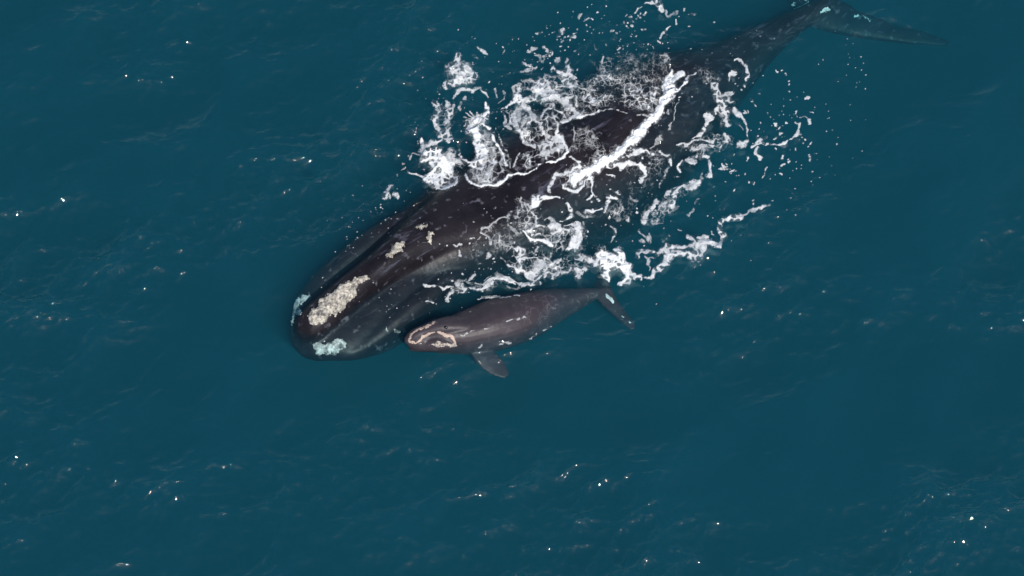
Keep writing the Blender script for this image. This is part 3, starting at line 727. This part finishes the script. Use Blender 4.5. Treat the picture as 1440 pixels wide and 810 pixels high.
P('E', [(480, 480), (640, 320), (660, 480), (600, 540)], .36, 4); P('E', [(660, 460), (760, 440), (780, 510), (690, 510)], .35, 4)
# -- sheet F
K('F', [(0, 668, 18), (50, 700, 17), (120, 690, 15), (170, 665, 13), (210, 630, 14), (232, 590, 16), (205, 570, 24)], .85); K('F', [(180, 580, 18), (210, 545, 16), (290, 550, 11), (350, 545, 16), (400, 525, 20), (370, 575, 20), (310, 597, 18), (250, 582, 14), (205, 575, 20)], .85); K('F', [(15, 720, 14), (0, 740, 12)], .8)
K('F', [(322, 487, 11), (340, 495, 12), (360, 515, 11)], .85); K('F', [(385, 490, 6), (420, 492, 9), (415, 520, 10), (480, 522, 12), (490, 480, 16), (480, 440, 15), (500, 405, 13), (540, 385, 11), (600, 380, 8), (640, 362, 8), (670, 350, 14), (700, 340, 8), (737, 325, 5)], .88); K('F', [(445, 460, 9), (460, 490, 9)], .7)
K('F', [(62, 577, 14), (90, 558, 6), (150, 570, 6)], .85); K('F', [(105, 590, 5), (135, 618, 6), (128, 655, 5)], .75); K('F', [(135, 612, 5), (160, 603, 4)], .7); K('F', [(75, 460, 8), (95, 480, 13), (122, 500, 13), (125, 465, 6)], .7); K('F', [(80, 515, 8)], .7)
K('F', [(95, 400, 9), (110, 365, 14), (135, 335, 13), (155, 310, 9)], .85); K('F', [(160, 365, 8), (190, 330, 10), (205, 310, 9)], .75); K('F', [(150, 405, 5), (190, 417, 6)], .7); K('F', [(265, 260, 9), (262, 290, 15), (262, 318, 13), (235, 320, 10)], .9); K('F', [(215, 270, 12), (240, 243, 10), (300, 248, 12), (350, 218, 17), (382, 198, 8)], .88)
K('F', [(292, 155, 12), (275, 128, 14), (300, 103, 8), (360, 98, 6)], .9); K('F', [(390, 75, 8), (430, 85, 12), (440, 130, 10), (440, 158, 15)], .9); K('F', [(400, 185, 6), (395, 130, 4)], .6); K('F', [(205, 145, 7), (190, 190, 5), (183, 220, 6)], .75); K('F', [(250, 195, 11), (280, 190, 9)], .8); K('F', [(0, 400, 8), (25, 405, 5)], .8)
K('F', [(385, 315, 9), (395, 305, 6)], .6); K('F', [(330, 370, 6), (355, 350, 5)], .6); K('F', [(480, 280, 5)], .6); K('F', [(620, 100, 8)], .8); K('F', [(222, 495, 7)], .6); K('F', [(202, 445, 6)], .8); K('F', [(447, 388, 5)], .8); K('F', [(265, 452, 4), (285, 445, 4)], .6); K('F', [(755, 310, 5)], .8); K('F', [(665, 310, 5)], .7); K('F', [(545, 165, 7)], .8)
P('F', [(90, 420), (80, 340), (160, 290), (260, 240), (390, 180), (370, 240), (280, 330), (190, 420)], .45, 4.5); P('F', [(0, 20), (180, 20), (220, 120), (140, 250), (0, 330)], .28, 4)
# -- sheet G
K('G', [(0, 490, 10), (80, 508, 9), (160, 525, 9), (280, 530, 8)], .85); K('G', [(320, 495, 32), (365, 550, 34), (400, 590, 26), (340, 600, 26)], .8); K('G', [(290, 590, 20), (240, 605, 22), (210, 650, 20)], .85); K('G', [(440, 570, 18), (540, 555, 26), (620, 515, 26), (670, 500, 20)], .85); K('G', [(460, 485, 10), (540, 490, 14), (610, 465, 16)], .8)
K('G', [(620, 460, 12), (700, 465, 18), (780, 465, 18), (860, 475, 16), (900, 495, 14)], .95); K('G', [(720, 425, 22), (780, 435, 20)], .6); K('G', [(0, 675, 10), (60, 682, 12)], .85); K('G', [(470, 385, 9), (445, 430, 8), (435, 460, 6)], .8); K('G', [(640, 215, 12), (640, 250, 9), (605, 278, 7)], .75); K('G', [(880, 440, 10), (890, 470, 12)], .7)
K('G', [(560, 60 - 60, 10), (610, 10, 14), (640, 60, 9), (645, 100, 7)], .8); K('G', [(440, 65, 12), (495, 48, 9)], .8); K('G', [(325, 185, 10), (330, 215, 12)], .85); K('G', [(300, 135, 7), (360, 130, 12), (395, 140, 8)], .75); K('G', [(545, 30, 8), (520, 60, 7)], .6); K('G', [(240, 232, 6), (275, 235, 6)], .5); K('G', [(520, 380, 14)], .45); K('G', [(575, 437, 9), (655, 425, 9)], .6); K('G', [(300, 460, 9), (400, 460, 10), (470, 510, 7)], .55); K('G', [(760, 230, 7), (790, 250, 7)], .6)
K('G', [(530, 695, 8), (590, 670, 9), (640, 648, 9), (700, 637, 9), (780, 625, 9), (850, 622, 7)], .75); K('G', [(880, 603, 8), (925, 606, 7)], .85); K('G', [(560, 660, 6), (680, 620, 6), (730, 615, 6)], .6); K('G', [(820, 530, 7), (900, 535, 8), (930, 520, 6)], .6)  # first two strokes paint glints on the calf's upper edge as froth
P('G', [(400, 20), (700, 20), (760, 200), (560, 260), (380, 260)], .30, 3.2); P('G', [(280, 480), (680, 440), (900, 480), (680, 560), (260, 640)], .40, 3.6)
# -- sheet H
K('H', [(965, 55, 10), (1000, 45, 11), (1060, 42, 14), (1085, 82, 8)], .85); K('H', [(1015, 0, 7), (1050, 15, 8)], .8); K('H', [(875, 102, 6), (905, 80, 10), (930, 70, 9)], .85); K('H', [(840, 120, 9), (850, 145, 9)], .8); K('H', [(860, 168, 9)], .8); K('H', [(808, 158, 7)], .7)
K('H', [(1175, 135, 11), (1165, 170, 11)], .85); K('H', [(1140, 190, 11), (1120, 215, 12), (1097, 245, 8), (1085, 275, 4)], .88); K('H', [(1110, 95, 6), (1130, 120, 12), (1180, 75, 6)], .7); K('H', [(1270, 190, 9)], .8); K('H', [(1200, 100, 8)], .7); K('H', [(1230, 65, 7), (1245, 70, 5)], .7); K('H', [(1265, 100, 7), (1310, 95, 6)], .65)
K('H', [(985, 322, 10)], .8); K('H', [(1080, 310, 8), (1055, 295, 6)], .7); K('H', [(590, 350, 12)], .8); K('H', [(485, 393, 8)], .8); K('H', [(220, 318, 6), (240, 355, 8), (265, 385, 8)], .85); K('H', [(320, 430, 16), (335, 405, 7)], .85); K('H', [(300, 485, 10), (330, 495, 9)], .9); K('H', [(410, 490, 14), (430, 530, 12), (470, 545, 9)], .85); K('H', [(100, 440, 8), (115, 460, 9)], .8); K('H', [(105, 500, 12), (155, 468, 8)], .75); K('H', [(480, 155, 10), (505, 135, 9), (515, 120, 6)], .75); K('H', [(525, 82, 8)], .75); K('H', [(585, 157, 7)], .8); K('H', [(345, 245, 10), (372, 228, 7)], .75); K('H', [(310, 265, 9), (330, 268, 6)], .7); K('H', [(430, 255, 9), (455, 250, 9)], .7); K('H', [(150, 265, 8)], .7); K('H', [(170, 222, 7), (215, 210, 5)], .7); K('H', [(135, 330, 10), (160, 340, 9), (105, 360, 6)], .7); K('H', [(180, 395, 8), (200, 435, 8), (225, 408, 6)], .65); K('H', [(660, 440, 8), (668, 415, 6)], .7); K('H', [(770, 240, 9)], .7); K('H', [(720, 210, 9), (740, 215, 6)], .7); K('H', [(620, 250, 6)], .7)
P('H', [(560, 440), (800, 380), (1150, 400), (1100, 600), (700, 600)], .48, 3.4)

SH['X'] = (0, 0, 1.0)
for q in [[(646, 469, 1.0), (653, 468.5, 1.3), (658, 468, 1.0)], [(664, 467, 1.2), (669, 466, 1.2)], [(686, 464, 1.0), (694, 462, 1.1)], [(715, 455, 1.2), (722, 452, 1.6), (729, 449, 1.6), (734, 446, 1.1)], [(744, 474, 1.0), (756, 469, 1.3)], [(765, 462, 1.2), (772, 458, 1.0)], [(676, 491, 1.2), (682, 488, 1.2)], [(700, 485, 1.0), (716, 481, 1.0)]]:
    K('X', [(a_[0], a_[1], a_[2] * .8) for a_ in q], .68)  # foam dashes painted in place of sun glints along the calf's flank
def seg_specks():
    out = []
    # (u, v, spread u, spread v, count, min r, max r)
    for (u, v, su, sv, n, r0, r1) in [(800, 45, 70, 26, 120, .8, 2.0), (745, 80, 30, 22, 60, .8, 2.0), (690, 110, 40, 40, 50, .7, 1.7), (650, 90, 50, 35, 30, .6, 1.4), (860, 40, 40, 20, 40, .8, 1.9),
                                     (905, 70, 50, 12, 60, .8, 1.6), (1240, 120, 55, 26, 60, .8, 2.1), (1150, 140, 60, 50, 70, .7, 1.9), (1080, 170, 50, 55, 110, .7, 2.0), (1120, 240, 40, 40, 40, .7, 1.8),
                                     (1050, 250, 60, 50, 30, .7, 1.6), (1020, 320, 50, 40, 40, .7, 1.5), (930, 260, 60, 45, 90, .7, 1.8), (840, 310, 60, 35, 110, .7, 1.8), (740, 330, 60, 35, 150, .7, 1.7),
                                     (690, 380, 70, 22, 110, .7, 1.6), (600, 430, 50, 18, 60, .6, 1.4), (560, 425, 50, 12, 40, .6, 1.3), (545, 290, 30, 18, 60, .7, 1.8), (490, 345, 14, 16, 45, .7, 1.7),
                                     (520, 310, 28, 20, 40, .7, 1.5), (590, 230, 30, 40, 60, .7, 1.7), (620, 150, 26, 40, 70, .7, 1.6), (680, 170, 24, 50, 60, .7, 1.6), (470, 400, 30, 14, 30, .5, 1.2),
                                     (1390, 40, 3, 30, 14, .7, 1.5), (1220, 60, 40, 15, 12, .7, 1.4), (1330, 20, 40, 12, 14, .7, 1.4), (1050, 60, 30, 20, 30, .7, 1.5), (900, 420, 40, 10, 14, .7, 1.3)]:
        for i in range(int(n * .42)):
            out.append((u + su * rng.normal() * .8, v + sv * rng.normal() * .8, (r0 + (r1 - r0) * rng.random() ** 3) * .9))
    # the bubble trails strung along lines
    for (a, b, n) in [((1392, 8), (1388, 90), 10), ((1020, 230), (1080, 290), 9), ((1128, 190), (1140, 225), 9), ((905, 40), (860, 80), 14), ((870, 45), (910, 10), 14), ((735, 95), (800, 45), 22), ((800, 45), (845, 12), 10)]:
        for i in range(n):
            t = rng.random(); out.append((a[0] + (b[0] - a[0]) * t + 2.5 * rng.normal(), a[1] + (b[1] - a[1]) * t + 2.5 * rng.normal(), .9 + 1.2 * rng.random()))
    return out

def foam_density(U, V):
    """returns cover (0..1 alpha of the froth) and body (how thick it stands)"""
    w1u = (fbm(U, V, 26, 3, 101) - .5); w1v = (fbm(U, V, 26, 3, 131) - .5)
    w2u = (fbm(U, V, 7, 3, 161) - .5); w2v = (fbm(U, V, 7, 3, 191) - .5)
    Wu = U + 17 * w1u + 5 * w2u; Wv = V + 17 * w1v + 5 * w2v           # torn edges
    Eu = U + 5 * w1u + 4.5 * w2u; Ev = V + 5 * w1v + 4.5 * w2v         # crisp edges
    D = np.zeros(U.shape); A = np.zeros(U.shape); WN = fbm(U, V, 15, 2, 221)
    for pts, inten, kind in STROKES:
        p = np.array(pts); pad = p[:, 2].max() * 1.8 + 14
        sel = np.nonzero((U > p[:, 0].min() - pad) & (U < p[:, 0].max() + pad) & (V > p[:, 1].min() - pad) & (V < p[:, 1].max() + pad))
        if not len(sel[0]): continue
        x = (Eu if kind == 'e' else Wu)[sel]; y = (Ev if kind == 'e' else Wv)[sel]
        best = np.zeros(x.shape); wv_ = np.clip(.30 + 1.5 * WN[sel], .35, 1.5) if kind == 'e' else np.clip(-.15 + 2.4 * WN[sel], .35, 2.0)
        if inten > 1.15: wv_ = np.clip(.55 + .9 * WN[sel], .8, 1.3)
        for a, b in (list(zip(p[:-1], p[1:])) or [(p[0], p[0])]):
            ab = b[:2] - a[:2]; q = np.clip(((x - a[0]) * ab[0] + (y - a[1]) * ab[1]) / max(ab @ ab, 1e-6), 0, 1)
            d = np.hypot(x - a[0] - ab[0] * q, y - a[1] - ab[1] * q); r = (a[2] + (b[2] - a[2]) * q) * (.66 if kind == 'e' else .82)
            best = np.maximum(best, np.clip(1.25 - .62 * d / np.maximum(r * wv_, .8), 0, 1))
        if kind == 'e': best = best * sstep(.26, .42, WN[sel] + .12 * (inten > 1.05))
        old = D[sel]
        A[sel] = np.where(best > old, inten, A[sel]); D[sel] = np.maximum(old, best)
    f1, f2 = voronoi(U + 10 * w1u + 6 * w2u, V + 10 * w1v + 6 * w2v, 8.5, 77)
    g1, g2 = voronoi(U + 5 * w2u, V + 5 * w2v, 4.0, 78)
    n1 = fbm(U, V, 18, 2, 211); n2 = fbm(U, V, 6.0, 4, 241, .62); n3 = fbm(U, V, 2.4, 2, 251)
    rid = 1 - np.abs(2 * fbm(U + 6 * w2u, V + 6 * w2v, 5.0, 3, 261, .6) - 1) * 2.2          # stringy filaments
    firm = np.clip((A - .75) / .5, 0, 1)                              # dense splash keeps fewer holes
    hole = sstep(.16, .50, f2 - f1) * sstep(.40, .56, n1) + .55 * sstep(.20, .6, g2 - g1) * sstep(.44, .58, n2)
    body = D - .70 * hole * (1 - .75 * firm) + (.55 - .15 * firm) * (n2 - .5) + .14 * (n3 - .5) + .12 * (rid - .55) * (1 - .6 * firm)
    cover = sstep(.40, .78, body) * np.clip(.34 + 1.2 * (A - .6), .22, .97) * np.clip(.30 + .75 * n2 + .45 * np.clip(rid, 0, 1) + .45 * firm + .25 * (n1 - .5), 0, 1.06)
    cover = np.maximum(cover, .07 * sstep(.15, .6, D + .5 * (n2 - .5)) * (D > .02))      # thin milky rim
    cover *= (D > .02)
    thick = sstep(.3, 1.0, body) * np.clip(A, 0, 1.4) * (D > .02)
    soft = fbm(U, V, 14, 3, 271); sof2 = fbm(U, V, 6, 3, 301)
    for pts, inten, cell, kind in AREAS:
        p = np.array(pts); pad = 14
        sel = np.nonzero((U > p[:, 0].min() - pad) & (U < p[:, 0].max() + pad) & (V > p[:, 1].min() - pad) & (V < p[:, 1].max() + pad))
        if not len(sel[0]): continue
        x = Wu[sel]; y = Wv[sel]
        inside = np.zeros(x.shape, bool); dist = np.full(x.shape, 1e9)
        n = len(p)
        for i in range(n):
            a, b = p[i], p[(i + 1) % n]
            inside ^= ((a[1] > y) != (b[1] > y)) & (x < (b[0] - a[0]) * (y - a[1]) / (b[1] - a[1] + 1e-9) + a[0])
            ab = b - a; q = np.clip(((x - a[0]) * ab[0] + (y - a[1]) * ab[1]) / max(ab @ ab, 1e-6), 0, 1)
            dist = np.minimum(dist, np.hypot(x - a[0] - ab[0] * q, y - a[1] - ab[1] * q))
        wgt = sstep(-4, 9, np.where(inside, dist, -dist))
        g1, g2 = voronoi(U[sel] + 10 * w1u[sel] + 8 * w2u[sel], V[sel] + 10 * w1v[sel] + 8 * w2v[sel], cell * 1.7, int(cell * 100))
        h1, h2 = voronoi(U[sel] + 6 * w2u[sel] + 40, V[sel] + 6 * w2v[sel], cell * .8, int(cell * 100) + 5)
        so, s2 = soft[sel], sof2[sel]
        web = np.clip(1.1 - (g2 - g1) / (.10 + .35 * np.clip(s2 - .25, 0, 1)), 0, 1)
        fine = np.clip(1.05 - (h2 - h1) / (.12 + .3 * np.clip(so - .3, 0, 1)), 0, 1)
        val = inten * wgt * (1.05 * web * np.clip(.15 + 1.9 * (so - .3), 0, 1.1) + .75 * fine * np.clip(2.6 * (s2 - .42), 0, 1) + .30 * np.clip(3 * (so - .46), 0, 1) * s2 * 2)
        cover[sel] = np.maximum(cover[sel], np.clip(val, 0, .92))
    return np.clip(cover, 0, 1), thick

FS = 0.0115
FX = np.arange(-5.6, 7.6, FS); FY = np.arange(-1.7, 7.2, FS)
SX, SY = np.meshgrid(FX, FY, indexing='ij')
WZ = swell(SX, SY); WT = whale_top(SX, SY)
SZ = np.maximum(WZ, WT)
CU, CV = chart(SX, SY, SZ)
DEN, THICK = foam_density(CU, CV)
FN = fbm(CU, CV, 2.6, 2, 371)
def add_specks(DEN):
    for (u, v, r) in seg_specks():
        p = at(u, v, 0.0); R = r / PPM
        i0, i1 = int((p[0] - 3 * R - FX[0]) / FS), int((p[0] + 3 * R - FX[0]) / FS) + 2
        j0, j1 = int((p[1] - 3 * R - FY[0]) / FS), int((p[1] + 3 * R - FY[0]) / FS) + 2
        if i0 < 0 or j0 < 0 or i1 >= len(FX) or j1 >= len(FY): continue
        a = rng.random() * math.pi; st = 1 + .8 * rng.random()
        x = SX[i0:i1, j0:j1] - p[0]; y = SY[i0:i1, j0:j1] - p[1]
        d = np.hypot((x * math.cos(a) + y * math.sin(a)) * st, -x * math.sin(a) + y * math.cos(a)) / R
        d = d * (.35 + 1.3 * FN[i0:i1, j0:j1])
        DEN[i0:i1, j0:j1] = np.maximum(DEN[i0:i1, j0:j1], (.25 + .5 * rng.random()) * sstep(1.35, .5, d))
MIST = DEN * sstep(.02, .3, THICK)
for _ in range(70):
    MIST = (MIST + np.roll(MIST, 1, 0) + np.roll(MIST, -1, 0) + np.roll(MIST, 1, 1) + np.roll(MIST, -1, 1)) / 5
DEN = DEN + (1 - DEN) * .30 * np.clip(MIST, 0, 1) * np.clip(1.6 * fbm(CU, CV, 7, 4, 381) - .2, 0, 1)
add_specks(DEN)
lift = .007 + .016 * sstep(.3, 1.0, THICK) * fbm(CU, CV, 5, 3, 331) + .10 * sstep(.95, 1.35, THICK) * fbm(CU, CV, 9, 4, 351)
M_FOAM = foam_material('sea_foam', 0.97, 0.05, 0.92)
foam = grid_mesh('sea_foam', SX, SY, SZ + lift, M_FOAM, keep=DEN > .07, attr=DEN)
foam['kind'] = 'stuff'; foam['label'] = 'white lacy foam and splashes streaming over and around the large whale'; foam['category'] = 'foam'

# clouds of fine bubbles just under the surface, below the thickest foam
def blur(a, n):
    for _ in range(n):
        a = (a + np.roll(a, 1, 0) + np.roll(a, -1, 0) + np.roll(a, 1, 1) + np.roll(a, -1, 1)) / 5
    return a
BDEN = blur(np.clip(DEN - .25, 0, 1), 40)[::4, ::4]
bx, by = SX[::4, ::4], SY[::4, ::4]
BZ = WZ[::4, ::4] - .30 - .08 * fbm(bx, by, .4, 2, 401)
BDEN = np.where(WT[::4, ::4] > BZ - .02, 0, BDEN) * (.6 + .8 * fbm(bx, by, .25, 3, 411))
M_BUB = foam_material('bubbles', 0.22, 0.14, 0.70)
bub = grid_mesh('bubble_cloud', bx, by, BZ, M_BUB, keep=BDEN > .10, attr=BDEN)
bub['kind'] = 'stuff'; bub['label'] = 'pale turquoise clouds of bubbles under the foam'; bub['category'] = 'bubbles'
